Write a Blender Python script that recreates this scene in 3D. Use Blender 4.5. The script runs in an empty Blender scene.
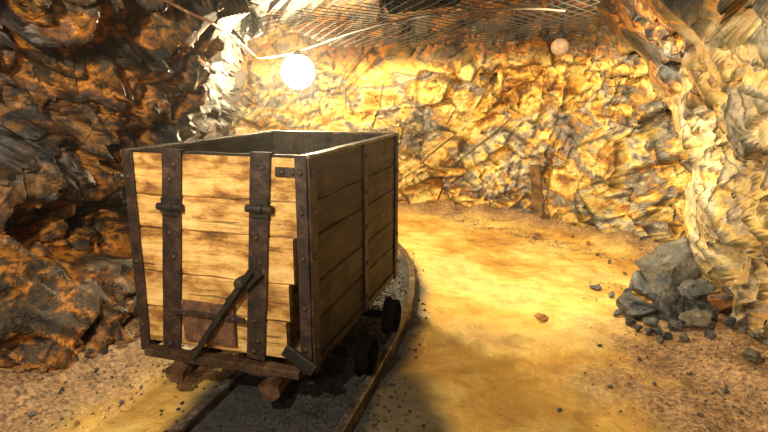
import bpy, bmesh, math, random
from mathutils import Vector, noise, Matrix
from mathutils.bvhtree import BVHTree
random.seed(7)
R = random.random
def U(a, b): return a + (b - a) * random.random()
scene = bpy.context.scene
COL = scene.collection
try:
    scene.view_settings.view_transform = 'Standard'
    scene.view_settings.look = 'None'
except Exception: pass

# ------------------------------------------------------------------ camera
PITCH = math.radians(12.4); YAW = math.radians(16.3); F = 550.0; HC = 1.75
FH = Vector((-math.sin(YAW), math.cos(YAW), 0)); RT = Vector((math.cos(YAW), math.sin(YAW), 0))
FWD = FH * math.cos(PITCH) - Vector((0, 0, math.sin(PITCH)))
UP = FH * math.sin(PITCH) + Vector((0, 0, math.cos(PITCH)))
CAM = Vector((0, 0, HC))
def ray(u, v): return FWD + RT * ((u - 384) / F) - UP * ((v - 216) / F)
def gp(u, v, z=0.0):
    d = ray(u, v); t = (z - HC) / d.z; return CAM + d * t
def yp(u, v, Y):
    d = ray(u, v); return CAM + d * (Y / d.y)
cd = bpy.data.cameras.new('camera'); cam = bpy.data.objects.new('camera', cd); COL.objects.link(cam)
cd.sensor_width = 36; cd.lens = F / 768 * 36; cd.clip_start = .05
cam.location = CAM
cam.rotation_euler = (math.pi / 2 - PITCH, 0, YAW)
scene.camera = cam

# ------------------------------------------------------------------ helpers
def tag(o, label=None, cat=None, group=None, kind=None):
    if label: o['label'] = label
    if cat: o['category'] = cat
    if group: o['group'] = group
    if kind: o['kind'] = kind
    return o
def empty(name, loc, label, cat, group=None):
    o = bpy.data.objects.new(name, None); COL.objects.link(o); o.location = loc
    o.empty_display_size = .1
    return tag(o, label, cat, group)
class MB:
    def __init__(s): s.v = []; s.f = []; s.t = []
    def add(s, vs, fs, tone=.5):
        n = len(s.v); s.v += [tuple(v) for v in vs]
        for f in fs: s.f.append([i + n for i in f]); s.t.append(tone)
    def bar(s, p0, p1, w, h, up=(0, 0, 1), ch=.005, seg=None, jit=0., tone=None, taper=1.):
        p0 = Vector(p0); p1 = Vector(p1); d = (p1 - p0); L = d.length; d.normalize()
        side = d.cross(Vector(up)).normalized(); u = side.cross(d).normalized()
        seg = seg or 1; tone = R() if tone is None else tone
        a, b = w / 2, h / 2; c = min(ch, a * .8, b * .8)
        prof = [(-a + c, -b), (a - c, -b), (a, -b + c), (a, b - c), (a - c, b), (-a + c, b), (-a, b - c), (-a, -b + c)]
        vs = []; fs = []; sd = Vector((U(-50, 50), U(-50, 50), U(-50, 50)))
        for j in range(seg + 1):
            k = j / seg; c0 = p0.lerp(p1, k); sc = 1 + (taper - 1) * k
            for i, (x, y) in enumerate(prof):
                q = c0 + side * x * sc + u * y * sc
                if jit: q = q + noise.noise_vector(q * 9 + sd) * jit + noise.noise_vector(q * 45 + sd) * jit * .4
                vs.append(q)
        for j in range(seg):
            for i in range(8):
                i2 = (i + 1) % 8
                fs.append([j * 8 + i, j * 8 + i2, (j + 1) * 8 + i2, (j + 1) * 8 + i])
        fs.append(list(range(7, -1, -1))); fs.append([seg * 8 + i for i in range(8)])
        s.add(vs, fs, tone)
    def tube(s, pts, r, n=8, tone=.5, closed=False):
        pts = [Vector(p) for p in pts]; vs = []; fs = []; m = len(pts)
        ref = Vector((0, 0, 1))
        for j, p in enumerate(pts):
            d = (pts[min(j + 1, m - 1)] - pts[max(j - 1, 0)]).normalized()
            if abs(d.dot(ref)) > .97: ref = Vector((1, 0, 0))
            a = d.cross(ref).normalized(); b = a.cross(d)
            rr = r[j] if isinstance(r, (list, tuple)) else r
            for i in range(n):
                th = 2 * math.pi * i / n
                vs.append(p + a * math.cos(th) * rr + b * math.sin(th) * rr)
        for j in range(m - 1):
            for i in range(n):
                i2 = (i + 1) % n
                fs.append([j * n + i, j * n + i2, (j + 1) * n + i2, (j + 1) * n + i])
        fs.append(list(range(n - 1, -1, -1))); fs.append([(m - 1) * n + i for i in range(n)])
        s.add(vs, fs, tone)
    def lathe(s, c, axis, prof, n=28, tone=.5):
        c = Vector(c); ax = Vector(axis).normalized()
        ref = Vector((0, 0, 1)) if abs(ax.z) < .9 else Vector((1, 0, 0))
        a = ax.cross(ref).normalized(); b = ax.cross(a)
        vs = []; fs = []
        for (h, r) in prof:
            for i in range(n):
                th = 2 * math.pi * i / n
                vs.append(c + ax * h + (a * math.cos(th) + b * math.sin(th)) * r)
        m = len(prof)
        for j in range(m - 1):
            for i in range(n):
                i2 = (i + 1) % n
                fs.append([j * n + i, j * n + i2, (j + 1) * n + i2, (j + 1) * n + i])
        fs.append(list(range(n - 1, -1, -1))); fs.append([(m - 1) * n + i for i in range(n)])
        s.add(vs, fs, tone)
    def build(s, name, mat, parent=None, org=None, smooth=False):
        org = Vector(org) if org is not None else Vector((0, 0, 0))
        me = bpy.data.meshes.new(name)
        me.from_pydata([(v[0] - org.x, v[1] - org.y, v[2] - org.z) for v in s.v], [], s.f)
        at = me.attributes.new('tone', 'FLOAT', 'FACE'); at.data.foreach_set('value', s.t)
        bm = bmesh.new(); bm.from_mesh(me); bmesh.ops.recalc_face_normals(bm, faces=bm.faces); bm.to_mesh(me); bm.free()
        if smooth:
            me.polygons.foreach_set('use_smooth', [True] * len(me.polygons))
            try: me.set_sharp_from_angle(angle=math.radians(40))
            except Exception: pass
        me.materials.append(mat)
        o = bpy.data.objects.new(name, me); COL.objects.link(o)
        if parent: o.parent = parent
        return o

# ------------------------------------------------------------------ materials
class NT:
    def __init__(s, name):
        s.m = bpy.data.materials.new(name); s.m.use_nodes = True; s.t = s.m.node_tree
        s.b = s.t.nodes['Principled BSDF']; s.out = s.t.nodes['Material Output']
    def n(s, typ, **kw):
        nd = s.t.nodes.new(typ)
        for k, v in kw.items(): setattr(nd, k, v)
        return nd
    def l(s, a, b): s.t.links.new(a, b)
    def coord(s):
        return s.n('ShaderNodeTexCoord').outputs['Object']
    def mapped(s, vec, scale, rot=(0, 0, 0)):
        mp = s.n('ShaderNodeMapping'); mp.inputs['Scale'].default_value = scale; mp.inputs['Rotation'].default_value = rot
        s.l(vec, mp.inputs['Vector']); return mp.outputs['Vector']
    def noise(s, vec, scale, detail=6, rough=.55, dist=0):
        nd = s.n('ShaderNodeTexNoise'); nd.inputs['Scale'].default_value = scale; nd.inputs['Detail'].default_value = detail
        nd.inputs['Roughness'].default_value = rough; nd.inputs['Distortion'].default_value = dist
        s.l(vec, nd.inputs['Vector']); return nd.outputs['Fac']
    def ncol(s, vec, scale, detail=3):
        nd = s.n('ShaderNodeTexNoise'); nd.inputs['Scale'].default_value = scale; nd.inputs['Detail'].default_value = detail
        s.l(vec, nd.inputs['Vector']); return nd.outputs['Color']
    def vor(s, vec, scale, feat='DISTANCE_TO_EDGE', out='Distance'):
        nd = s.n('ShaderNodeTexVoronoi'); nd.feature = feat; nd.inputs['Scale'].default_value = scale
        s.l(vec, nd.inputs['Vector']); return nd.outputs[out]
    def ramp(s, fac, stops, interp='LINEAR'):
        nd = s.n('ShaderNodeValToRGB'); e = nd.color_ramp.elements; nd.color_ramp.interpolation = interp
        while len(e) > 1: e.remove(e[-1])
        for i, (p, c) in enumerate(stops):
            x = e[0] if i == 0 else e.new(p)
            x.position = p; x.color = (c[0], c[1], c[2], 1) if isinstance(c, (tuple, list)) else (c, c, c, 1)
        s.l(fac, nd.inputs['Fac']); return nd.outputs['Color']
    def mix(s, fac, a, b, mode='MIX'):
        nd = s.n('ShaderNodeMix'); nd.data_type = 'RGBA'; nd.blend_type = mode
        for q, (sock, val) in enumerate(((nd.inputs[0], fac), (nd.inputs[6], a), (nd.inputs[7], b))):
            if isinstance(val, (int, float)): sock.default_value = val if q == 0 else (val, val, val, 1)
            elif isinstance(val, tuple): sock.default_value = (*val, 1)
            else: s.l(val, sock)
        return nd.outputs[2]
    def math(s, op, a, b=0.):
        nd = s.n('ShaderNodeMath'); nd.operation = op
        for sock, val in ((nd.inputs[0], a), (nd.inputs[1], b)):
            if isinstance(val, (int, float)): sock.default_value = val
            else: s.l(val, sock)
        return nd.outputs[0]
    def add(s, a, b):
        nd = s.n('ShaderNodeVectorMath'); nd.operation = 'ADD'; s.l(a, nd.inputs[0]); s.l(b, nd.inputs[1]); return nd.outputs[0]
    def vscale(s, a, k):
        nd = s.n('ShaderNodeVectorMath'); nd.operation = 'SCALE'; s.l(a, nd.inputs[0]); nd.inputs['Scale'].default_value = k; return nd.outputs[0]
    def attr(s, name):
        nd = s.n('ShaderNodeAttribute'); nd.attribute_name = name; return nd
    def bump(s, h, strength=.5, dist=.02, prev=None):
        nd = s.n('ShaderNodeBump'); nd.inputs['Strength'].default_value = strength; nd.inputs['Distance'].default_value = dist
        s.l(h, nd.inputs['Height'])
        if prev: s.l(prev, nd.inputs['Normal'])
        return nd.outputs['Normal']
    def fin(s, col, rough=.8, metal=0., nrm=None, spec=.5):
        for k, v in (('Base Color', col), ('Roughness', rough), ('Metallic', metal), ('Specular IOR Level', spec)):
            if isinstance(v, (int, float)): s.b.inputs[k].default_value = v
            elif isinstance(v, tuple): s.b.inputs[k].default_value = (*v, 1)
            else: s.l(v, s.b.inputs[k])
        if nrm: s.l(nrm, s.b.inputs['Normal'])
        return s.m

def mat_cave():
    m = NT('cave_rock'); v = m.coord()
    warp = m.add(v, m.vscale(m.ncol(v, 1.3, 3), .5))
    sv = m.mapped(warp, (1, 1, 1.4), (.5, .6, .2))
    sv2 = m.mapped(warp, (1, 1, 2.4), (-.4, .9, .5))
    n1 = m.noise(sv, .75, 10, .60); n2 = m.noise(sv2, 1.8, 9, .64); n3 = m.noise(v, 8, 9, .7)
    f = m.math('ADD', m.math('MULTIPLY', n1, .60), m.math('ADD', m.math('MULTIPLY', n2, .30), m.math('MULTIPLY', n3, .10)))
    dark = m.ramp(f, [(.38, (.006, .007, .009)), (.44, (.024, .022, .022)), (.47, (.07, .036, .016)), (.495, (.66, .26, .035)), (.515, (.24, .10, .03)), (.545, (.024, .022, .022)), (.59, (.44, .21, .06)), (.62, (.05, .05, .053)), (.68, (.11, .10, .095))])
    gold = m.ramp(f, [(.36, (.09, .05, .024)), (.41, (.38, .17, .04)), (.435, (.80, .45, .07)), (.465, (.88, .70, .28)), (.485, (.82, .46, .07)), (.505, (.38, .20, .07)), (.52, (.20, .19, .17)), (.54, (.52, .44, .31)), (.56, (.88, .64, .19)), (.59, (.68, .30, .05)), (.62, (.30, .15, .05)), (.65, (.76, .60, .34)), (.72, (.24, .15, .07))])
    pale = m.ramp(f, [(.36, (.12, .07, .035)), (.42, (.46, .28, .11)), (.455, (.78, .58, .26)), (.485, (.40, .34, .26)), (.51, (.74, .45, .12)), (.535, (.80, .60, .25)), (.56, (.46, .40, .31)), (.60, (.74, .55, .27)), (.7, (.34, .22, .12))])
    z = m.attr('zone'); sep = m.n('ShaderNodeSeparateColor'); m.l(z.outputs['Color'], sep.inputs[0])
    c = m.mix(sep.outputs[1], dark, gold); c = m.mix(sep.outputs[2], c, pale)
    gl = m.ramp(m.noise(warp, 1.25, 6, .6), [(.55, 0.), (.62, .7)])
    c = m.mix(gl, c, m.ramp(n3, [(.35, (.045, .048, .055)), (.6, (.26, .257, .25))]))
    c = m.mix(sep.outputs[0], c, m.mix(1, c, (.30, .21, .13), 'MULTIPLY'))  # shade multiplied into the rock colour where the red mask is set
    cw = m.add(m.mapped(v, (1, 1, 1.6), (.5, .2, .7)), m.vscale(m.ncol(v, 4, 4), .25))
    ed2 = m.vor(cw, 1.7); ed3 = m.vor(cw, 6.5)
    ckm = m.ramp(m.noise(v, 1.7, 3, .5), [(.45, .1), (.58, .95)])
    c = m.mix(ckm, c, m.mix(1, c, m.ramp(ed2, [(0, .05), (.016, 1)]), 'MULTIPLY'))
    c = m.mix(m.math('MULTIPLY', ckm, .45), c, m.mix(1, c, m.ramp(ed3, [(0, .15), (.03, 1)]), 'MULTIPLY'))
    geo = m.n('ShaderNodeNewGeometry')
    c = m.mix(.95, c, m.ramp(geo.outputs['Pointiness'], [(.42, .04), (.475, .40), (.50, 1.), (.56, 1.35)]), 'MULTIPLY')  # shading put into the colour: hollows darker, ridges lighter
    sp = m.noise(v, 34, 6, .75)
    c = m.mix(.6, c, m.ramp(sp, [(.38, .30), (.48, 1.0), (.66, 1.2)]), 'MULTIPLY')
    big = m.noise(v, .6, 3, .5); c = m.mix(.6, c, m.ramp(big, [(.38, .4), (.50, 1.05), (.65, 1.15)]), 'MULTIPLY')
    h = m.math('ADD', m.math('MULTIPLY', n3, .8), m.math('MULTIPLY', m.noise(v, 24, 10, .72), .35))
    h = m.math('ADD', h, m.math('MULTIPLY', m.ramp(ed3, [(0, 0.), (.05, 1.)]), .10))
    b = m.bump(h, .6, .04); b = m.bump(sp, .45, .008, b)
    rg = m.ramp(n2, [(.4, .38), (.6, .72)])
    return m.fin(c, rg, 0, b, .45)
def mat_floor():
    m = NT('muddy_floor'); v = m.coord()
    warp = m.add(v, m.vscale(m.ncol(v, 1.2, 3), .5))
    n1 = m.noise(warp, 1.2, 8, .55); n2 = m.noise(v, 5, 5, .55); n3 = m.noise(v, 45, 5, .7)
    mud = m.ramp(n1, [(.34, (.46, .23, .045)), (.46, (.72, .43, .095)), (.55, (.86, .61, .19)), (.68, (.70, .47, .19))])
    grit = m.ramp(m.noise(v, 30, 7, .8), [(.36, (.05, .03, .017)), (.47, (.24, .13, .055)), (.56, (.44, .26, .11)), (.68, (.58, .42, .24))])
    bal_shade = m.ramp(n3, [(.38, (.004, .004, .004)), (.52, (.015, .013, .012)), (.68, (.045, .038, .033))])  # gravel colour, blackened to carry the shade beside the cart
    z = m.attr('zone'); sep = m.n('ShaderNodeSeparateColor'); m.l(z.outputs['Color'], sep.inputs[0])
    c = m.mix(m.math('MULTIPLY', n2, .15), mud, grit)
    c = m.mix(sep.outputs[1], c, grit); c = m.mix(sep.outputs[0], c, bal_shade)
    c = m.mix(.5, c, m.ramp(n2, [(.36, .55), (.50, 1.1)]), 'MULTIPLY')
    rg = m.mix(sep.outputs[1], m.ramp(m.noise(v, 2.6, 6, .6), [(.42, .16), (.62, .36)]), .75)
    rg = m.mix(sep.outputs[0], rg, .8)
    b = m.bump(n2, .7, .08); b = m.bump(n3, .25, .010, b)
    return m.fin(c, rg, 0, b, .9)
def mat_stone(name, stops, sc=6):
    m = NT(name); v = m.coord()
    oi = m.n('ShaderNodeObjectInfo')
    vv = m.add(v, m.vscale(oi.outputs['Location'], 1.7))
    n1 = m.noise(vv, sc, 10, .65, .4); n2 = m.noise(vv, 30, 8, .75)
    c = m.ramp(m.math('ADD', m.math('MULTIPLY', n1, .7), m.math('MULTIPLY', n2, .3)), stops)
    b = m.bump(n1, .8, .04); b = m.bump(n2, .8, .016, b)
    return m.fin(c, .55, 0, b, .5)
def mat_wood(name, scale, stops, axis_scale=9., stain=.7):
    m = NT(name); t = m.attr('tone')
    tc = m.n('ShaderNodeTexCoord'); comb = m.n('ShaderNodeCombineXYZ')
    for i in range(3): m.l(m.math('MULTIPLY', t.outputs['Fac'], 13.7 + i * 5), comb.inputs[i])
    va = m.add(tc.outputs['Object'], comb.outputs[0])
    g = m.mapped(va, scale)
    gr = m.noise(g, axis_scale, 9, .68, .5); fine = m.noise(g, axis_scale * 5, 5, .7)
    f = m.math('ADD', m.math('MULTIPLY', gr, .6), m.math('MULTIPLY', m.noise(va, 5, 8, .6), .4))
    f = m.math('ADD', m.math('MULTIPLY', f, .8), m.math('MULTIPLY', fine, .2))
    c = m.ramp(f, stops)
    st = m.noise(m.mapped(va, tuple(1.5 if s_ > 1 else .7 for s_ in scale)), 3.2, 9, .72)
    c = m.mix(stain, c, m.ramp(st, [(.34, (.12, .075, .045)), (.43, (.42, .30, .20)), (.50, (.85, .75, .62)), (.56, (1., .96, .9)), (.7, (1.1, 1.1, 1.1))]), 'MULTIPLY')
    c = m.mix(.6, c, m.ramp(t.outputs['Fac'], [(0, (.62, .56, .5)), (.5, 1.), (1, (1.25, 1.2, 1.1))]), 'MULTIPLY')
    crk = m.noise(m.mapped(va, tuple(s_ * (.5 if s_ < 1 else 1.6) for s_ in scale)), axis_scale * 2.2, 3, .5)
    c = m.mix(.8, c, m.ramp(crk, [(.30, .15), (.36, 1.)]), 'MULTIPLY')
    b = m.bump(f, .9, .012)
    return m.fin(c, .78, 0, b, .3)
def mat_rust(name, dark, mid, hi, metal=.35, rough=.62, spec=.5):
    m = NT(name); v = m.coord()
    n1 = m.noise(v, 11, 9, .7); n2 = m.noise(v, 70, 5, .7)
    c = m.ramp(m.math('ADD', m.math('MULTIPLY', n1, .7), m.math('MULTIPLY', n2, .3)), [(.38, dark), (.52, mid), (.64, hi)])
    b = m.bump(n1, .5, .01); b = m.bump(n2, .5, .004, b)
    return m.fin(c, rough, metal, b, spec)
def mat_plain(name, col, rough=.6, metal=0.):
    m = NT(name); v = m.coord(); n1 = m.noise(v, 25, 5, .6)
    c = m.mix(1, col, m.ramp(n1, [(.3, .6), (.7, 1.2)]), 'MULTIPLY')
    return m.fin(c, rough, metal)
M = {}
M['cave'] = mat_cave(); M['floor'] = mat_floor()
M['stone_grey'] = mat_stone('grey_stone', [(.34, (.010, .011, .013)), (.46, (.045, .047, .052)), (.55, (.11, .11, .108)), (.66, (.28, .26, .22))])
M['stone_tan'] = mat_stone('tan_stone', [(.34, (.014, .014, .015)), (.43, (.05, .05, .05)), (.50, (.19, .15, .095)), (.56, (.075, .074, .073)), (.64, (.34, .26, .15))], 3.5)
M['stone_boulder'] = mat_stone('boulder_stone', [(.34, (.012, .013, .015)), (.44, (.045, .048, .052)), (.51, (.14, .115, .08)), (.56, (.06, .062, .064)), (.66, (.22, .18, .12))], 4.5)
M['stone_brown'] = mat_stone('brown_stone', [(.38, (.014, .013, .014)), (.45, (.055, .042, .035)), (.50, (.46, .19, .04)), (.53, (.14, .085, .05)), (.58, (.065, .065, .068)), (.62, (.52, .28, .10))], 3)
M['stone_ballast'] = mat_stone('ballast_stone', [(.36, (.006, .006, .006)), (.5, (.022, .020, .019)), (.66, (.08, .07, .058))])
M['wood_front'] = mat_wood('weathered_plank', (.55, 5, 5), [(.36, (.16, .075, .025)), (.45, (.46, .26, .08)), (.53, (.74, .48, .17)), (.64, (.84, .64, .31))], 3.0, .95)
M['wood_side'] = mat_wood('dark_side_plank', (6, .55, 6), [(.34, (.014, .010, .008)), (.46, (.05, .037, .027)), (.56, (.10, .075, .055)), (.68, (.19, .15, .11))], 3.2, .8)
M['wood_dark'] = mat_wood('dark_timber', (3, 3, 3), [(.34, (.05, .03, .014)), (.5, (.20, .12, .05)), (.68, (.40, .27, .13))], 5, .7)
M['wood_beam'] = mat_wood('brown_beam', (5, 1, 5), [(.34, (.02, .012, .007)), (.5, (.10, .055, .028)), (.68, (.22, .13, .065))], 4, .8)
M['iron'] = mat_rust('rusty_iron', (.012, .009, .007), (.045, .025, .018), (.13, .07, .04))
M['iron_plate'] = mat_rust('rusty_plate', (.05, .022, .013), (.15, .07, .038), (.30, .155, .08), .2, .7)
M['iron_dark'] = mat_rust('dark_iron', (.009, .008, .007), (.024, .018, .014), (.06, .04, .026))
M['iron_shade'] = mat_rust('shaded_iron', (.002, .002, .002), (.004, .0035, .003), (.008, .006, .005), 0, 1., .03)  # shade under the cart put into the wheel and axle colour
M['iron_rim'] = mat_rust('worn_grey_iron', (.05, .04, .032), (.17, .13, .095), (.38, .31, .24), .3, .55)
M['rail'] = mat_rust('rail_steel', (.04, .032, .027), (.15, .12, .095), (.42, .36, .29), .6, .30)
M['cable_red'] = mat_plain('cable_red_brown', (.45, .22, .14))
M['cable_black'] = mat_plain('cable_black', (.12, .075, .045))
M['wire'] = mat_plain('rusted_wire', (.025, .020, .016), .9, 0.)
M['plastic'] = mat_plain('tan_globe', (.28, .17, .10), .7)
def mat_emit(name, col, s):
    m = NT(name); m.b.inputs['Emission Color'].default_value = (*col, 1); m.b.inputs['Emission Strength'].default_value = s
    m.b.inputs['Base Color'].default_value = (*col, 1); return m.m
M['bulb'] = mat_emit('lamp_glass_lit', (1, .80, .46), 400)

# ------------------------------------------------------------------ cave shell
OUT = [(-2.7, -1.6), (-3.15, 0), (-3.25, 1.5), (-3.22, 2.4), (-3.2, 3.4), (-3.3, 4.6), (-3.5, 5.5), (-3.85, 6.2), (-4.2, 6.7), (-4.3, 7.2), (-3.8, 7.7),
       (-2.8, 7.9), (-1.5, 8.2), (0, 7.75), (1.05, 6.9), (1.42, 6.1), (1.38, 5.1), (1.36, 4.4), (1.45, 3.7), (1.62, 2.8), (1.85, 1), (2., 0), (1.7, -1.6), (-.4, -2.3)]
def catmull(P, closed=True, sub=24):
    n = len(P); o = []
    for i in range(n if closed else n - 1):
        if closed: a, b, c, d = P[i - 1], P[i], P[(i + 1) % n], P[(i + 2) % n]
        else: a, b, c, d = P[max(i - 1, 0)], P[i], P[i + 1], P[min(i + 2, n - 1)]
        for k in range(sub):
            t = k / sub
            o.append(tuple(.5 * (2 * b[j] + (c[j] - a[j]) * t + (2 * a[j] - 5 * b[j] + 4 * c[j] - d[j]) * t * t + (3 * b[j] - a[j] - 3 * c[j] + d[j]) * t ** 3) for j in range(len(b))))
    if not closed: o.append(tuple(P[-1]))
    return o
dense = catmull(OUT)
ring = []; acc = 0.; nd_ = len(dense)
for i in range(nd_):
    a = Vector(dense[i]); b = Vector(dense[(i + 1) % nd_]); L = (b - a).length
    ds = .018 if a.y > 1.2 else .08
    pos = -acc
    if i == 0: pos = 0
    while pos < L:
        if pos >= 0: ring.append(a.lerp(b, pos / L))
        pos += ds
    acc = L - (pos - ds)
SK = [Vector((-.5, -1)), Vector((-.8, 6.0)), Vector((-2.9, 6.9))]
def skel(p):
    best = None
    for a, b in zip(SK[:-1], SK[1:]):
        d = b - a; t = max(0, min(1, (p - a).dot(d) / d.length_squared)); q = a + d * t
        if best is None or (p - q).length < (p - best).length: best = q
    return best
NE = 3.4
pr = [(max(0, math.cos(k / 2000 * math.pi / 2)) ** (2 / NE), math.sin(k / 2000 * math.pi / 2) ** (2 / NE)) for k in range(2001)]
pr[-1] = (0., 1.)
cum = [0.]
for a, b in zip(pr[:-1], pr[1:]): cum.append(cum[-1] + math.hypot((a[0] - b[0]) * 2.2, (a[1] - b[1]) * 2.85))
NR = 210; prof = []; j = 0
for k in range(NR + 1):
    tgt = cum[-1] * k / NR
    while j < 1999 and cum[j + 1] < tgt: j += 1
    t = (tgt - cum[j]) / max(1e-9, cum[j + 1] - cum[j]); t = max(0, min(1, t))
    prof.append((pr[j][0] * (1 - t) + pr[j + 1][0] * t, pr[j][1] * (1 - t) + pr[j + 1][1] * t))
ROT = Matrix.Rotation(.6, 3, 'X') @ Matrix.Rotation(.5, 3, 'Y')
ROT2 = Matrix.Rotation(-.5, 3, 'X') @ Matrix.Rotation(.8, 3, 'Y')
def facet(p, sc, tilt, jump, k, an=1.8, sd=0., rot=ROT):
    q = rot @ p; q = Vector((q.x, q.y, q.z * an)) * sc + Vector((sd, sd * 2, -sd))
    ds, pts = noise.voronoi(q)
    res = []
    for c in pts[:2]:
        rv = noise.noise_vector(c * 5.37 + Vector((3.1, 7.7, 1.3)))
        res.append((q - c).dot(rv) * tilt + rv.x * jump)
    w = .5 + .5 * min(1, (ds[1] - ds[0]) / k)
    return (res[0] * w + res[1] * (1 - w)) / sc
FEAT = []
def feat(u, v, Y, r, a): FEAT.append((yp(u, v, Y), r, a))
feat(700, 125, 5.0, .22, .40)
feat(60, 130, 3.0, .5, .15); feat(100, 200, 3.8, .3, .35)
feat(120, 90, 3.8, .4, .2); feat(60, 250, 2.8, .35, .2)
feat(600, 190, 6.8, .45, -.12); feat(440, 150, 8.0, .5, -.15)
DARK = [(yp(635, 45, 5.6), .68), (yp(698, 118, 4.9), .32), (yp(600, 15, 5.2), .55), (yp(690, 20, 4.6), .42)]  # dark spots painting overhang shade into the upper right rock
def sm(a, b, x):
    t = max(0, min(1, (x - a) / (b - a))); return t * t * (3 - 2 * t)
def inmesh(p): return sm(-2.9, -2.5, p.x) * sm(.8, .4, p.x) * sm(3.7, 4.0, p.y) * sm(6.9, 6.5, p.y)
def disp(p):
    right = sm(.6, 1.2, p.x) * (1 - sm(5.4, 6.2, p.y)); back = sm(5.6, 6.6, p.y)
    left = (1 - sm(-2.6, -1.8, p.x)) * (1 - back)
    fine = 1 - .50 * back - .45 * right
    lampside = sm(4.1, 4.9, p.y) * (1 - sm(-2.6, -1.8, p.x)) * sm(6.9, 6.3, p.y)
    flat = 1 - .25 * back - .30 * right
    d = noise.fractal(p * .7, 1., 2.1, 2) * .10
    d += facet(p, .9, 1.1 - .4 * left, .18, .03, 1.0 + left * .8, 0) * (1 - .8 * lampside) * flat
    d += facet(p, 2.0, 1.4, .22, .03, 1.3 + left * .6, 11, ROT2) * (1 - .6 * lampside) * flat
    d += facet(p, 4.6, 1.4, .22, .05, 1.4 + left * .4, 23) * (fine + .15 * left)
    d += facet(p, 10., 1.1, .18, .08, 1.2, 31, ROT2) * .65 * fine
    for c, r, a in FEAT:
        q = (p - c).length / r
        if q < 2.2: d += a * math.exp(-q * q * 1.4)
    if d < -.10: d = -.10 - .10 * (1 - math.exp((d + .10) / .14))
    if p.x < -2.2 and p.y < 5: d -= .26 * sm(.7, 0., p.z) * sm(5, 4, p.y) * sm(1.8, 2.8, p.y)
    return d
def arch(x, y):
    C = skel(Vector((x, y))); hw = 2.35
    r = min(.97, (Vector((x, y)) - C).length / hw)
    return -.2 + 2.86 * (1 - r ** NE) ** (1 / NE)
verts = []; zone = []
NS = len(ring)
for B in ring:
    C = skel(B); D = (B - C); L = D.length; Dn = D / L
    for (g, zf) in prof:
        n = Vector((Dn.x * g ** 2, Dn.y * g ** 2, zf ** 2)); n.normalize()
        p = Vector((C.x + D.x * g, C.y + D.y * g, -.2 + 2.86 * zf))
        dd = disp(p)
        if p.z > 2.0: dd = dd + (max(dd, -.12) - dd) * sm(2.0, 2.2, p.z)
        if p.z > 2.0:
            im = inmesh(p)
            if im > 0: dd = dd * (1 - im) + max(dd, .0) * im
        q = p + n * dd
        verts.append(q)
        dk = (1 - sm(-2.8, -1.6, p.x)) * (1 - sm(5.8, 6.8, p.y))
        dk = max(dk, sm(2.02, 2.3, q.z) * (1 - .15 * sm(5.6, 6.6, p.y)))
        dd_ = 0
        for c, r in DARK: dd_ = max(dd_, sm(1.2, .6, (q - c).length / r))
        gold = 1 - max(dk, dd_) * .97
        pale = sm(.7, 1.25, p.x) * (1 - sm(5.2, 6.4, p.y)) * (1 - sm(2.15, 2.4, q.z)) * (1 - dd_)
        rock_shade = max(sm(-2.5, -2.9, q.x) * sm(4.0, 4.6, q.y) * sm(6.6, 6.1, q.y) * sm(.8, 1.2, q.z), .8 * sm(2.15, 2.35, q.z) * sm(-.6, -.1, -abs(q.x + 1.2) + 1.6) * sm(3.8, 4.3, q.y))  # rock colour darkened against lamp glare on the left wall, also the roof
        zone.append((rock_shade, gold, pale, 1.))
W = NR + 1
def fam(s, k):
    B = ring[s]
    if k > NR * .62: return 'ceiling'
    if B.y < -1.2: return 'wall_rear'
    if B.y > 6.25: return 'wall_back'
    return 'wall_left' if B.x < -1 else 'wall_right'
faces = {}
allf = []
for s in range(NS):
    s2 = (s + 1) % NS
    for k in range(NR):
        f = (s * W + k, s * W + k + 1, s2 * W + k + 1, s2 * W + k)
        faces.setdefault(fam(s, k), []).append(f); allf.append(f)
BV = BVHTree.FromPolygons(verts, allf)
for nm, fl in faces.items():
    used = {}; vv = []; ff = []; zz = []
    for f in fl:
        g = []
        for i in f:
            if i not in used: used[i] = len(vv); vv.append(verts[i]); zz.append(zone[i])
            g.append(used[i])
        ff.append(g)
    me = bpy.data.meshes.new(nm); me.from_pydata(vv, [], ff)
    ca = me.color_attributes.new('zone', 'FLOAT_COLOR', 'POINT'); ca.data.foreach_set('color', [x for z_ in zz for x in z_])
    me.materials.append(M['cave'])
    me.polygons.foreach_set('use_smooth', [True] * len(ff))
    try: me.set_sharp_from_angle(angle=math.radians(24))
    except Exception: pass
    o = bpy.data.objects.new(nm, me); COL.objects.link(o); o['kind'] = 'structure'
def cpt(u, v, Y, gap=.05):
    d = ray(u, v).normalized(); p = yp(u, v, Y); L = (p - CAM).length
    h = BV.ray_cast(CAM, d)
    if h[0] and h[3] < L + gap: L = h[3] - gap
    return CAM + d * L

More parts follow.
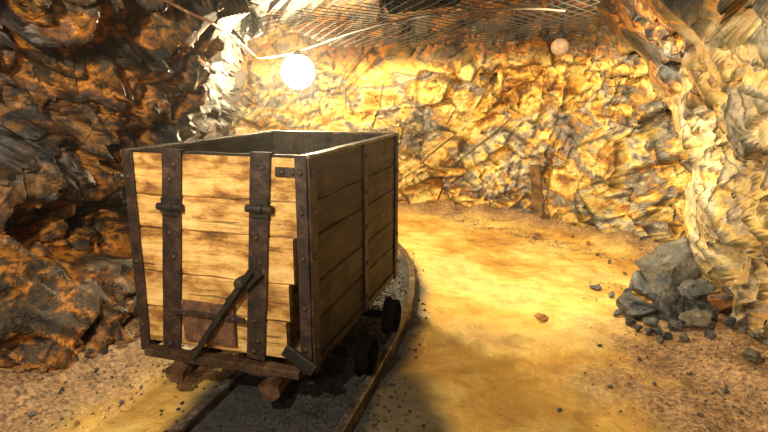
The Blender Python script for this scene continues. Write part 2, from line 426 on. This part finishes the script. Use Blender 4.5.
# ------------------------------------------------------------------ floor
TP = [(-2.5, -1.33), (1.5, -1.335), (2.5, -1.345), (3.3, -1.36), (3.9, -1.38), (4.67, -1.50), (5.4, -1.73), (5.9, -1.98), (6.3, -2.3), (6.7, -2.8)]
def trackx(y):
    for a, b in zip(TP[:-1], TP[1:]):
        if y <= b[0]:
            t = (y - a[0]) / (b[0] - a[0]); return a[1] + (b[1] - a[1]) * t
    return TP[-1][1]
GH = .41
poly = [Vector(p) for p in dense[::6]]
def walld(x, y):
    p = Vector((x, y)); best = 9
    for i in range(len(poly)):
        a = poly[i - 1]; b = poly[i]; d = b - a; t = max(0, min(1, (p - a).dot(d) / d.length_squared))
        best = min(best, (p - a - d * t).length)
    return best
def fz(x, y, wd=None):
    wd = walld(x, y) if wd is None else wd
    p = Vector((x, y, 0))
    z = noise.fractal(p * 1.1, 1, 2, 4) * .035 + noise.fractal(p * 4, .9, 2.1, 3) * .022
    tr = sm(.95, .55, abs(x - trackx(y))) * (1 - sm(5.6, 6.3, y))
    z = z * (1 - tr * .8) - .01
    e = sm(.55, 0, wd); z += e * (.14 + .10 * noise.noise(p * 3)) * (1 - tr)
    return z
FXA, FXB, FYA, FYB, FS = -5.0, 2.6, -2.6, 8.9, .035
nx = int((FXB - FXA) / FS); ny = int((FYB - FYA) / FS)
fv = []; fc = []; ff = []
for j in range(ny + 1):
    y = FYA + j * FS
    for i in range(nx + 1):
        x = FXA + i * FS; wd = walld(x, y); fv.append((x, y, fz(x, y, wd)))
        q = Vector((x, y, 0)); nn = noise.fractal(q * 2.2, 1, 2, 3) * .3
        dx = x - trackx(y)
        bal_shade = sm(.64, .48, abs(dx) + nn * .2) * (1 - sm(5.6, 6.2, y))
        bal_shade = max(bal_shade, .9 * sm(.80, .62, math.hypot((dx - .28), (y - 2.35) * .75) + nn * .15))  # dark gravel widened beside the cart to paint its shadow
        grit = max(sm(-2.1, -2.6, x + nn * .5), sm(.0, .9, x + nn * 1.4 - max(0, (y - 4.0)) * .6), sm(.5, .1, wd + nn * .3))
        fc += [bal_shade, grit, 0, 1]
for j in range(ny):
    for i in range(nx):
        a = j * (nx + 1) + i; ff.append((a, a + 1, a + nx + 2, a + nx + 1))
me = bpy.data.meshes.new('floor'); me.from_pydata(fv, [], ff)
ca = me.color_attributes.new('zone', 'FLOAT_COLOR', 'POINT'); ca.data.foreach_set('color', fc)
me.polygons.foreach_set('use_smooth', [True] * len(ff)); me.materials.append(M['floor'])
o = bpy.data.objects.new('floor', me); COL.objects.link(o); o['kind'] = 'structure'

# ------------------------------------------------------------------ stones
def rock_mesh(name, dims, seed, mat, npts=11, sub=1, jit=.022):
    rnd = random.Random(seed); bm = bmesh.new(); pts = []
    while len(pts) < npts:
        v = Vector((rnd.gauss(0, 1), rnd.gauss(0, 1), rnd.gauss(0, 1))).normalized()
        if all((v - q).length > .55 for q in pts) or rnd.random() < .02: pts.append(v)
    for v in pts: bm.verts.new(v * rnd.uniform(.85, 1.08))
    r = bmesh.ops.convex_hull(bm, input=bm.verts)
    bmesh.ops.delete(bm, geom=[g for g in r['geom_interior'] if isinstance(g, bmesh.types.BMVert)], context='VERTS')
    if sub:
        bmesh.ops.bevel(bm, geom=list(bm.edges), offset=.03, segments=1, affect='EDGES', clamp_overlap=True)
        bmesh.ops.triangulate(bm, faces=bm.faces)
        bmesh.ops.subdivide_edges(bm, edges=bm.edges, cuts=3, use_grid_fill=True)
    sd = Vector((seed * 1.37, seed * .77, 0))
    for v in bm.verts:
        d = v.co.normalized()
        if sub: v.co += d * facet(v.co * .8 + sd, 1.6, .6, .2, .1) + noise.noise_vector(v.co * 6 + sd) * jit
        v.co = Vector((v.co.x * dims[0] / 2, v.co.y * dims[1] / 2, v.co.z * dims[2] / 2))
    me = bpy.data.meshes.new(name); bm.normal_update(); bm.to_mesh(me); bm.free(); me.materials.append(mat)
    return me
def rock(name, x, y, dims, seed, mat, label, cat, group=None, rot=(0, 0, 0), lift=0., sink=.06):
    me = rock_mesh(name, dims, seed, mat); mt = Matrix.Rotation(rot[2], 4, 'Z') @ Matrix.Rotation(rot[1], 4, 'Y') @ Matrix.Rotation(rot[0], 4, 'X')
    me.transform(mt); zm = min(v.co.z for v in me.vertices)
    o = bpy.data.objects.new(name, me); COL.objects.link(o)
    o.location = (x, y, fz(x, y) - zm - sink * dims[2] + lift)
    return tag(o, label, cat, group)
def rpx(name, u, v, wpx, hpx, seed, mat, label, cat='rock', group=None, rot=(0, 0, 0), lift=0., ly=1.):
    p = gp(u, v, lift); dep = (p - CAM).dot(FWD); w = wpx / F * dep; h = hpx / F * dep
    return rock(name, p.x, p.y + w * .3, (w, w * ly, h), seed, mat, label, cat, group, rot, lift)
G, T, Bn = M['stone_grey'], M['stone_tan'], M['stone_brown']
rpx('boulder', 676, 310, 80, 88, 111, M['stone_boulder'], 'largest dark grey boulder rising out of the rubble heap by the right wall', 'boulder', rot=(.2, -.25, .3), ly=.7)
rpx('rock', 714, 312, 42, 68, 12, G, 'tall dark grey rock wedged between the big boulder and the right wall', rot=(0, .2, .8))
rpx('rock', 638, 321, 44, 34, 13, G, 'dark grey rock at the left foot of the rubble heap', rot=(.1, .15, .4))
rpx('rock', 667, 327, 42, 38, 14, G, 'blocky grey rock in the front middle of the rubble heap', rot=(.1, .3, 1.4))
rpx('rock', 700, 344, 40, 26, 15, T, 'wide tan rock nearest the camera in the rubble heap', rot=(0, .1, .2))
rpx('rock', 647, 303, 40, 34, 16, G, 'low grey rock on the back left edge of the rubble heap', rot=(.3, 0, 1))
rpx('rock', 697, 329, 42, 40, 17, G, 'grey angular rock directly in front of the big boulder', rot=(0, .4, .6))
rpx('rock', 724, 335, 34, 36, 18, Bn, 'brown rock at the right end of the rubble heap against the wall', rot=(.3, .1, .3))
k = 30
for (u, v, w) in [(650, 328, 17), (676, 336, 18), (682, 336, 15), (656, 310, 16), (624, 306, 12), (618, 320, 11), (708, 352, 13), (728, 348, 14), (668, 342, 13), (648, 337, 13), (712, 340, 15), (628, 294, 11), (684, 347, 12), (658, 337, 12), (612, 300, 9), (704, 338, 15), (660, 344, 11), (639, 333, 11), (740, 352, 10), (672, 334, 15), (690, 338, 13), (630, 328, 12), (654, 322, 15), (682, 326, 15)]:
    k += 1; rpx('stone', u, v, w, w * U(.65, .95), k, random.choice([G, G, T]), 'small angular stone lying at the foot of the rubble heap', 'stone', 'small stones around the rubble heap', rot=(R(), R(), R() * 6))
rpx('rock', 752, 374, 20, 15, 60, T, 'lone pale rock at the foot of the right wall near the frame edge', rot=(0, 0, 1))
rpx('rock', 597, 291, 15, 6, 61, G, 'small flat dark rock on the floor left of the rubble heap')
rpx('rock', 541, 320, 17, 7, 62, Bn, 'flat dark stone alone in the middle of the muddy floor')
rpx('rock', 536, 240, 12, 8, 63, Bn, 'dark lump of rock in front of the timber post at the back wall')
k = 70
for (u, v, w) in [(610, 262, 7), (588, 247, 6), (572, 240, 5), (625, 272, 6), (597, 256, 5), (600, 345, 6), (640, 360, 7), (610, 392, 8), (690, 375, 8), (725, 395, 10), (660, 410, 8), (560, 410, 6), (740, 415, 8), (630, 378, 6), (700, 418, 8), (655, 385, 6), (60, 395, 8), (95, 372, 7), (30, 418, 9), (120, 400, 6), (75, 425, 7), (140, 385, 5), (160, 410, 5)]:
    k += 1; rpx('pebble', u, v, w, w * .6, k, random.choice([G, T, Bn]), 'small loose pebble scattered on the mine floor', 'pebble', 'pebbles scattered on the floor', rot=(R(), R(), R() * 6))
rpx('boulder', 40, 362, 70, 40, 90, Bn, 'broad orange brown slab of rock at the foot of the left wall nearest the camera', 'boulder', rot=(.3, .5, 1.4))
rpx('boulder', 112, 326, 44, 44, 91, Bn, 'dark brown boulder against the left wall beside the cart', 'boulder', rot=(.1, -.3, .5))
k = 300
for (u, v, w) in [(66, 348, 34), (84, 338, 30), (114, 340, 22), (92, 350, 24), (10, 375, 30), (130, 330, 18), (104, 354, 16), (72, 362, 18), (20, 388, 20), (124, 346, 13), (88, 364, 13), (60, 376, 12), (137, 340, 11), (42, 384, 12)]:
    k += 1; rpx('rock', u, v, w, w * U(.6, .9), k, Bn, 'broken brown rock banked against the foot of the left wall', 'rock', 'broken rocks along the left wall', rot=(R(), R(), R() * 6))

def fz2(x, y):
    i = (x - FXA) / FS; j = (y - FYA) / FS; i0 = int(i); j0 = int(j); a = i - i0; b = j - j0
    Z = lambda p, q: fv[q * (nx + 1) + p][2]
    return (Z(i0, j0) * (1 - a) + Z(i0 + 1, j0) * a) * (1 - b) + (Z(i0, j0 + 1) * (1 - a) + Z(i0 + 1, j0 + 1) * a) * b
def gravel(name, n, fn, smin, smax, mat, label):
    mb = MB(); temps = []
    for s in range(12):
        me_ = rock_mesh('tmp', (1, 1, .75), 200 + s, mat, 9, 0, .05)
        temps.append(([v.co.copy() for v in me_.vertices], [list(p.vertices) for p in me_.polygons])); bpy.data.meshes.remove(me_)
    for _ in range(n):
        r = fn()
        if r is None: continue
        x, y = r; s = smin + (smax - smin) * R() ** 2.5; vs, fs = random.choice(temps)
        mt = Matrix.Rotation(R() * 6.3, 3, 'Z') @ Matrix.Rotation(R() * 6.3, 3, 'X'); c = Vector((x, y, fz2(x, y) + s * .15))
        mb.add([mt @ v * s + c for v in vs], fs)
    o = mb.build(name, mat); tag(o, label, 'gravel', kind='stuff')
def fb():
    y = U(1.6, 6.0); w_ = .20
    x = trackx(y) + random.gauss(.12 if y < 3 else .02, w_ + (.1 if y < 3 else .04))
    if abs(abs(x - trackx(y)) - GH) < .04: return None
    if abs(x - trackx(y)) > (.60 if y > 3.2 else .82): return None
    return x, y
gravel('track_gravel', 5500, fb, .012, .034, M['stone_ballast'], 'dark crushed gravel between and beside the cart rails')
def fg():
    q = R()
    if q < .55:
        x = U(.1, 1.35); y = U(1.6, 5.5)
        return (x, y) if R() < sm(.2, 1.1, x) else None
    if q < .75: return (U(-2.9, -2.2), U(1.4, 4.5))
    x = U(-1.4, 1.0); return x, 7.85 - max(0, x + 1.2) * .75 + random.gauss(-.05, .12)
gravel('floor_grit', 3400, fg, .008, .024, M['stone_tan'], 'loose tan grit and rock chips along the tunnel edges')

# ------------------------------------------------------------------ rails
def rail(off, label):
    mb = MB(); P = []
    y = 1.2
    while y < 6.7:
        ys = [y + q * .1 for q in range(-4, 5)]
        cx = sum(trackx(q) for q in ys) / 9
        dx = (sum(trackx(q + .1) for q in ys) - sum(trackx(q - .1) for q in ys)) / 9; n = Vector((.2, -dx)).normalized()
        P.append((Vector((cx + n.x * off, y + n.y * off)), n)); y += .08
    pf = [(-.045, 0), (.045, 0), (.045, .008), (.008, .018), (.008, .058), (.026, .065), (.026, .084), (.020, .09), (-.020, .09), (-.026, .084), (-.026, .065), (-.008, .058), (-.008, .018), (-.045, .008)]
    vs = []; fs = []; N = len(pf)
    for c, n in P:
        for a, z in pf: vs.append((c.x + n.x * a, c.y + n.y * a, z - .025))
    for j in range(len(P) - 1):
        for i in range(N):
            i2 = (i + 1) % N; fs.append([j * N + i, j * N + i2, (j + 1) * N + i2, (j + 1) * N + i])
    fs.append(list(range(N))); fs.append([(len(P) - 1) * N + i for i in range(N)])
    mb.add(vs, fs); tag(mb.build('rail', M['rail']), label, 'rail', 'cart rails')
rail(-GH, 'left rusty steel rail running under the left side of the cart')
rail(GH, 'right rusty steel rail curving out from behind the cart')

# ------------------------------------------------------------------ mine cart
XL, XR, YF, YB, ZB, ZT = -2.295, -1.165, 2.58, 4.36, .262, 1.437
ORG = Vector(((XL + XR) / 2, (YF + YB) / 2, 0))
cart = empty('mine_cart', ORG, 'old wooden mine cart with rusty iron straps standing on the rails', 'mine cart')
def part(mb, name, mat, parent=cart, smooth=False, label=None):
    o = mb.build(name, mat, parent, ORG, smooth)
    if label: o['label'] = label
    return o
def fp(u, v, Y=YF): p = yp(u, v, Y); return p.x, p.z
TH = .045
zc = [ZT, 1.195, 1.0, .735, .515, .29]
def panel(name, mat, a, b, seams, normal, ends=None, tones=None):
    mb = MB()
    for i in range(len(seams) - 1):
        z1, z0 = seams[i], seams[i + 1]; zm = (z0 + z1) / 2; h = z1 - z0 - .005
        e = ends[i] if ends else (0, 0)
        p0 = Vector((a[0], a[1], zm)); p1 = Vector((b[0], b[1], zm)); d = (p1 - p0).normalized()
        mb.bar(p0 + d * e[0], p1 - d * e[1], TH, h, ch=.008, seg=34, jit=.005, tone=tones[i] if tones else None)
    return part(mb, name, mat)
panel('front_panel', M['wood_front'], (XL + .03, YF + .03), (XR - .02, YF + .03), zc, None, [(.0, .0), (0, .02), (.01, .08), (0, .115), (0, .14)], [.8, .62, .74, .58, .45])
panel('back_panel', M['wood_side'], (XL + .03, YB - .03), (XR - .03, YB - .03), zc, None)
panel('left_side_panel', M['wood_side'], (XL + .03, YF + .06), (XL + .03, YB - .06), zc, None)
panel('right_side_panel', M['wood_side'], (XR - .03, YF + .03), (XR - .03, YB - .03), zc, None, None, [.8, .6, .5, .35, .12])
mb = MB()
for i in range(6):
    x0 = XL + .06 + i * (XR - XL - .12) / 6; x1 = x0 + (XR - XL - .12) / 6 - .006
    mb.bar(((x0 + x1) / 2, YF + .06, ZB + .03), ((x0 + x1) / 2, YB - .06, ZB + .03), x1 - x0, .04, seg=6, jit=.003)
part(mb, 'cart_floor', M['wood_dark'])
for nm, a, b, upv in (('top_rim', (XR - .012, YF - .01, ZT + .004), (XR - .012, YB, ZT + .004), 0), ('top_rim', (XL + .012, YF, ZT + .004), (XL + .012, YB, ZT + .004), 0), ('top_rim', (XL, YB - .012, ZT + .006), (XR, YB - .012, ZT + .006), 0)):
    mb = MB(); mb.bar(a, b, .062, .016, ch=.004, seg=20, jit=.003); part(mb, nm, M['iron_rim'])
mb = MB(); mb.bar((XL, YF + .028, ZT + .004), (XR, YF + .028, ZT + .004), .04, .012, ch=.003, seg=20, jit=.004); part(mb, 'top_rim', M['iron_dark'])
m_ = MB(); m_.lathe((0, 0, 0), (0, -1, 0), [(0, .017), (.003, .017), (.008, .014), (.011, .008), (.012, .002)], 12)
bm0 = m_.build('bolt', M['iron'], None, None, True); bolt_data = bm0.data; bpy.data.objects.remove(bm0)
def bolt(parent, p, rz=0, s=1.):
    o = bpy.data.objects.new('bolt', bolt_data); COL.objects.link(o); o.parent = parent
    o.location = Vector(p) - ORG; o.rotation_euler = (0, 0, rz); o.scale = (s, s, s); return o
def corner(cx, cy, sx, sy, w1, w2, tilt=0):
    mb = MB(); t = .014
    mb.bar((cx - sx * w1 / 2, cy + sy * t / 2, ZB - .03), (cx - sx * w1 / 2 + tilt, cy + sy * t / 2, ZT + .012), w1, t, up=(0, 1, 0), ch=.003, seg=14, jit=.003)
    mb.bar((cx + sx * t / 2, cy - sy * w2 / 2, ZB - .03), (cx + sx * t / 2, cy - sy * w2 / 2, ZT + .012), t, w2, up=(0, 1, 0), ch=.003, seg=14, jit=.003)
    return part(mb, 'corner_post', M['iron'])
c1 = corner(XR, YF, 1, -1, .065, .085); c2 = corner(XL, YF, -1, -1, .065, .06); c3 = corner(XR, YB, 1, 1, .06, .075); c4 = corner(XL, YB, -1, 1, .06, .06)
for z in (1.36, 1.15, .9, .62, .38):
    bolt(c1, (XR - .034, YF - .014, z)); bolt(c1, (XR + .014, YF + .045, z), math.pi / 2)
    bolt(c3, (XR + .014, YB - .04, z), math.pi / 2)
for z in (1.3, .8, .4): bolt(c2, (XL + .03, YF - .014, z))
def strap(u0, u1, ub0, ub1, vt, vb, hinge_v):
    x0, z1 = fp((u0 + u1) / 2, vt); x1, z0 = fp((ub0 + ub1) / 2, vb); w = fp(u1, vt)[0] - fp(u0, vt)[0]
    mb = MB(); mb.bar((x1, YF - .006, z0), (x0, YF - .006, ZT + .012), w, .013, up=(0, -1, 0), ch=.003, seg=24, jit=.0025)
    mb.bar((x0, YF + .03, ZT + .016), (x0, YF - .012, ZT + .016), w, .012, ch=.003)
    s = part(mb, 'iron_strap', M['iron'])
    L = ZT - z0
    for k, fz_ in enumerate((.04, .10, .20, .50, .62, .78, .88, .95)):
        z = z0 + L * fz_; xx = x1 + (x0 - x1) * fz_; bolt(s, (xx + (.014 if k % 2 else -.012), YF - .012, z), 0, U(.8, 1.05))
    xh, zh = fp((u0 + u1) / 2, hinge_v)
    mb = MB(); mb.tube([(xh - w * .62, YF - .026, zh), (xh - w * .2, YF - .026, zh)], .022, 12); mb.tube([(xh - w * .17, YF - .028, zh), (xh + w * .22, YF - .028, zh)], .026, 12); mb.tube([(xh + w * .25, YF - .026, zh), (xh + w * .66, YF - .026, zh)], .022, 12)
    mb.bar((xh, YF - .022, zh - .05), (xh, YF - .022, zh + .05), w * .9, .014, up=(0, -1, 0), ch=.003)
    mb.build('hinge', M['iron_dark'], s, ORG, True)
    return s
strap(163, 182, 164, 182, 154, 350, 206)
strap(251, 271, 247, 266, 156, 358, 208)
for yy, w in ((3.52, .07),):
    mb = MB(); mb.bar((XR + .004, yy, ZB - .02), (XR + .004, yy, ZT + .012), .013, w, up=(0, 1, 0), ch=.003, seg=20, jit=.0025)
    s = part(mb, 'iron_strap', M['iron'])
    for z in (.35, .6, .86, 1.1, 1.35): bolt(s, (XR + .012, yy, z), math.pi / 2)
    mb = MB(); mb.bar((XL - .004, yy, ZB - .02), (XL - .004, yy, ZT + .012), .013, w, up=(0, 1, 0), ch=.003, seg=20, jit=.0025)
    part(mb, 'iron_strap', M['iron'])
x, z = fp(288, 172); mb = MB(); mb.bar((x - .07, YF - .004, z), (x + .08, YF - .004, z), .012, .05, ch=.003, seg=6, jit=.003); s = part(mb, 'fixing_plate', M['iron']); bolt(s, (x - .03, YF - .01, z)); bolt(s, (x + .03, YF - .01, z))
x0, z1 = fp(184, 299); x1, z0 = fp(238, 345)
mb = MB(); mb.bar((x0, YF - .012, (z0 + z1) / 2), (x1, YF - .012, (z0 + z1) / 2), .024, (z1 - z0), ch=.004, seg=10, jit=.006)
s = part(mb, 'latch_plate', M['iron_plate'], label='rust stained square latch plate')
xa, za = fp(178, 309); xb, zb = fp(247, 313)
mb = MB(); mb.bar((xa, YF - .032, za), (xb, YF - .032, za - .006), .018, .034, ch=.004, seg=8, jit=.002)
s2 = part(mb, 'latch_bar', M['iron'])
for f_ in (.15, .5, .85): bolt(s2, (xa + (xb - xa) * f_, YF - .04, za - .003), 0, .8)
pts = [fp(250, 272, YF - .07), fp(240, 286, YF - .07), fp(226, 306, YF - .07), fp(209, 332, YF - .07), fp(193, 357, YF - .07)]
mb = MB()
for a, b in zip(pts[:-1], pts[1:]): mb.bar((a[0], YF - .065, a[1]), (b[0] + (b[0] - a[0]) * .06, YF - .065, b[1] + (b[1] - a[1]) * .06), .018, .034, up=(1, 0, .6), ch=.004, seg=3, jit=.002)
lv = part(mb, 'latch_lever', M['iron_dark'])
mb = MB(); a = fp(246, 280); mb.lathe((a[0], YF - .01, a[1]), (0, -1, 0), [(0, .034), (.06, .034), (.068, .03), (.078, .026), (.085, .012)], 18)
mb.build('lever_pivot', M['iron'], lv, ORG, True)
a = fp(263, 270); b = fp(232, 300)
mb = MB(); mb.bar((a[0], YF - .04, a[1]), (b[0], YF - .04, b[1]), .016, .05, up=(1, 0, .6), ch=.004, seg=3, jit=.002); mb.build('lever_hook', M['iron_dark'], lv, ORG)
mb = MB(); mb.bar((XL + .06, YF - .02, .240), (XR - .06, YF - .02, .235), .075, .05, ch=.006, seg=26, jit=.009)
part(mb, 'front_sill', M['wood_beam'])
mb = MB(); a = fp(284, 350, YF - .06); b = fp(313, 372, YF - .06); mb.bar((a[0], YF - .05, a[1]), (b[0], YF - .05, b[1]), .03, .075, ch=.006, seg=5, jit=.004)
part(mb, 'bent_bracket', M['iron_dark'], label='bent dark iron bracket hanging at the lower right corner')
for xx in (XL, XR):
    sgn = 1 if xx == XR else -1
    mb = MB(); mb.bar((xx - sgn * .03, YF, ZB - .005), (xx - sgn * .03, YB, ZB - .005), .06, .05, ch=.005, seg=16, jit=.004); part(mb, 'side_sill', M['iron_dark'])
for xx in (-2.0, -1.385):
    mb = MB(); mb.bar((xx, YF - .11, .155), (xx, YB - .05, .165), .105, .11, ch=.03, seg=26, jit=.02); part(mb, 'chassis_beam', M['wood_beam'])
for yy in (2.98, 3.62):
    cx = trackx(yy); ax_z = .065 + .118
    mb = MB(); mb.tube([(cx - .50, yy, ax_z), (cx + .42, yy, ax_z)], .026, 12); part(mb, 'axle', M['iron_shade'], smooth=True)
    for sg in (-1, 1):
        mb = MB(); xw = cx + sg * GH - (.03 if sg > 0 else 0)
        mb.lathe((xw, yy, ax_z), (sg, 0, 0), [(-.05, .10), (-.05, .135), (-.035, .138), (-.028, .12), (.03, .116), (.035, .108), (.035, .095), (.012, .09), (.012, .05), (.04, .045), (.045, .03), (.045, .004)], 36)
        w_ = part(mb, 'wheel', M['iron_shade'], smooth=True)
        mb = MB()
        for q in range(6):
            th = q * math.pi / 3; mb.bar((xw + sg * .018, yy + math.cos(th) * .04, ax_z + math.sin(th) * .04), (xw + sg * .018, yy + math.cos(th) * .096, ax_z + math.sin(th) * .096), .018, .02, up=(1, 0, 0), ch=.003)
        mb.build('spoke_ribs', M['iron_shade'], w_, ORG)
    for xx in (-2.0, -1.385):
        mb = MB(); mb.bar((xx, yy - .07, .15), (xx, yy + .07, .15), .06, .12, ch=.01); part(mb, 'axle_box', M['iron_shade'])

# ------------------------------------------------------------------ timber post
p = gp(541, 224)
def wally(x, z):
    h = BV.ray_cast(Vector((x, 5.0, z)), Vector((0, 1, 0))); return h[0].y if h[0] else 8
yb = min([p.y] + [wally(p.x + e, .15) for e in (-.1, 0, .1)]) - .06
pb = yp(541, 222, yb); tx = yp(535, 166, yb)
yt = min(wally(tx.x + e, g) for e in (-.1, -.05, 0, .05, .1) for g in (.3, .45, .6, .75, tx.z)) - .06
yt = min(yt, yb + .05)
tp = yp(535, 165, yt)
mb = MB(); mb.bar((pb.x, yb, -.05), tp, .15, .09, up=(0, 1, 0), ch=.02, seg=18, jit=.025, tone=.5)
tag(mb.build('timber_post', M['wood_dark'], None), 'short weathered timber post standing against the back wall', 'timber')
# ------------------------------------------------------------------ wire mesh under the roof
def roof(x, y):
    h = BV.ray_cast(Vector((x, y, 1.5)), Vector((0, 0, 1))); return h[0].z if h[0] else 2.6
def mz(x, y):
    return min(2.40 - .05 * (y - 4.4), arch(x, y) - .07) + .025 * noise.noise(Vector((x * 1.3, y * 1.3, 0)))
mb = MB(); CX, CY = .06, .085; X0, X1, Y0, Y1 = -2.45, .35, 4.1, 6.35
ni = int((X1 - X0) / CX); nj = int((Y1 - Y0) / CY); P = {}
for i in range(ni + 1):
    for j in range(nj + 1):
        if (i + j) % 2: continue
        x = X0 + i * CX; y = Y0 + j * CY
        P[i, j] = Vector((x + U(-.003, .003), y + U(-.003, .003), mz(x, y)))
for (i, j), a in P.items():
    for dj in (1, -1):
        b = P.get((i + 1, j + dj))
        if b is None: continue
        d = (b - a).normalized(); s1 = d.cross(Vector((0, 0, 1))).normalized() * .0038; s2 = d.cross(s1).normalized() * .0038
        vs = []
        for c in (a, b): vs += [c + s1, c - s1 * .5 + s2 * .87, c - s1 * .5 - s2 * .87]
        mb.add(vs, [[0, 1, 4, 3], [1, 2, 5, 4], [2, 0, 3, 5]])
tag(mb.build('wire_mesh', M['wire']), 'sheet of rusty diamond wire mesh pinned under the tunnel roof', 'wire mesh')

# ------------------------------------------------------------------ lamps and cables
LP = cpt(298, 72, 5.75, .25)
lr = empty('hanging_lamp', LP, 'glowing white globe lamp hanging from the roof behind the cart', 'lamp')
def lat(prof, name, mat, parent, org, axis=(0, 0, 1)):
    m_ = MB(); m_.lathe((0, 0, 0), axis, prof, 28); return m_.build(name, mat, parent, None, True)
rr = .18
lat([(rr * math.sin(a), max(.002, rr * math.cos(a))) for a in [(-math.pi / 2 + math.pi * k / 18) for k in range(17)]], 'globe', M['bulb'], lr, LP)
lat([(.165, .05), (.167, .06), (.18, .065), (.20, .05), (.215, .03), (.23, .012)], 'lamp_socket', M['iron_dark'], lr, LP)
zr = roof(LP.x, LP.y)
def cable(name, pts, r, mat, label, sub=8):
    m_ = MB(); m_.tube(catmull([tuple(p) for p in pts], False, sub), r, 8); return tag(m_.build(name, mat, None, None, True), label, 'cable')
sock = LP + Vector((0, 0, .22))
def cab_px(u):
    K = [(140, -16), (165, 0), (188, 12), (210, 22), (230, 34), (244, 46), (254, 55), (264, 60)]
    for a, b in zip(K[:-1], K[1:]):
        if u <= b[0]: return a[1] + (b[1] - a[1]) * (u - a[0]) / (b[0] - a[0])
    return 60
us = [140 + 6 * i for i in range(21)]
ds = []
for u in us:
    d = ray(u, cab_px(u)).normalized(); lim = min(BV.ray_cast(CAM, ray(u + e, cab_px(u) + g).normalized())[3] or 9 for e in (-5, 0, 5) for g in (-4, 0, 4)) - .06
    want = 3.4 + (u - 140) / 120 * 2.7
    ds.append((d, min(want, lim)))
for _ in range(4):
    ds = [(ds[i][0], min(ds[i][1], (ds[max(i - 1, 0)][1] + ds[i][1] + ds[min(i + 1, len(ds) - 1)][1]) / 3)) for i in range(len(ds))]
cable('power_cable', [CAM + d * L for d, L in ds] + [sock + Vector((-.12, 0, -.03)), sock], .010, M['cable_red'], 'thin reddish cable sagging along the roof from the left to the glowing lamp', 4)
def zpt(u, v):
    d = ray(u, v)
    for t in [i * .02 for i in range(120, 400)]:
        p = CAM + d * t
        if p.z > mz(p.x, p.y) - .035: return p
    return CAM + d * 5
cable('roof_cable', [sock] + [zpt(u, v) for u, v in ((325, 42), (345, 35), (365, 29), (388, 23), (410, 19), (432, 15), (455, 13), (482, 10), (510, 9), (540, 9), (565, 11))], .008, M['cable_black'], 'dark cable running right from the lamp along the edge of the wire mesh', 5)
B2 = cpt(560, 47, 5.8, .12)
l2 = empty('unlit_lamp', B2, 'small unlit tan globe fitting on the roof beside the wire mesh', 'lamp')
rr = .085
lat([(rr * math.sin(a), max(.002, rr * math.cos(a))) for a in [(-math.pi / 2 + math.pi * k / 18) for k in range(17)]], 'globe', M['plastic'], l2, B2)
lat([(.075, .03), (.09, .045), (.13, .04), (.15, .02), (max(.17, roof(B2.x, B2.y) - B2.z + .02), .012)], 'lamp_socket', M['iron_dark'], l2, B2)

# ------------------------------------------------------------------ lights
def light(name, typ, loc, e, col, r=.1, aim=None, ang=120, blend=.6):
    l = bpy.data.lights.new(name, typ); l.energy = e; l.color = col; l.shadow_soft_size = r
    o = bpy.data.objects.new(name, l); COL.objects.link(o); o.location = loc
    if aim is not None:
        l.spot_size = math.radians(ang); l.spot_blend = blend
        o.rotation_euler = (Vector(aim) - Vector(loc)).to_track_quat('-Z', 'Y').to_euler()
light('tunnel_lamp_front', 'SPOT', (-1.42, .55, 2.3), 290, (1, .89, .68), .05, (-1.0, 3.4, .3), 150, .5)
light('tunnel_lamp_right', 'SPOT', (.3, 4.0, 2.25), 380, (1, .86, .55), .05, (-.1, 7.2, .4), 130, .7)
light('fill_near', 'SPOT', (-.85, -.7, 2.1), 120, (1, .90, .70), .08, (.7, 3.5, .4), 130, .6)  # added fill, no lamp there; lifts the floor right of the cart
light('fill_wall', 'SPOT', (-.5, 2.6, 2.3), 150, (1, .86, .56), .05, (1.4, 4.4, .8), 95, .8)  # added spot that brightens the right wall, no lamp there
light('fill_left', 'SPOT', (-1.7, 1.6, 2.2), 36, (1, .78, .50), .05, (-3.2, 3.0, .6), 95, .8)  # added weak spot to bring up the left wall, no lamp there
w = bpy.data.worlds.new('world'); scene.world = w; w.use_nodes = True
w.node_tree.nodes['Background'].inputs[0].default_value = (.5, .42, .35, 1); w.node_tree.nodes['Background'].inputs[1].default_value = .05
vs_ = w.node_tree.nodes.new('ShaderNodeVolumeScatter'); vs_.inputs['Density'].default_value = .0042; vs_.inputs['Anisotropy'].default_value = .85
w.node_tree.links.new(vs_.outputs[0], w.node_tree.nodes['World Output'].inputs['Volume'])
print('NS', NS, 'verts', len(verts), 'lamp', LP, 'roof lamp', zr)
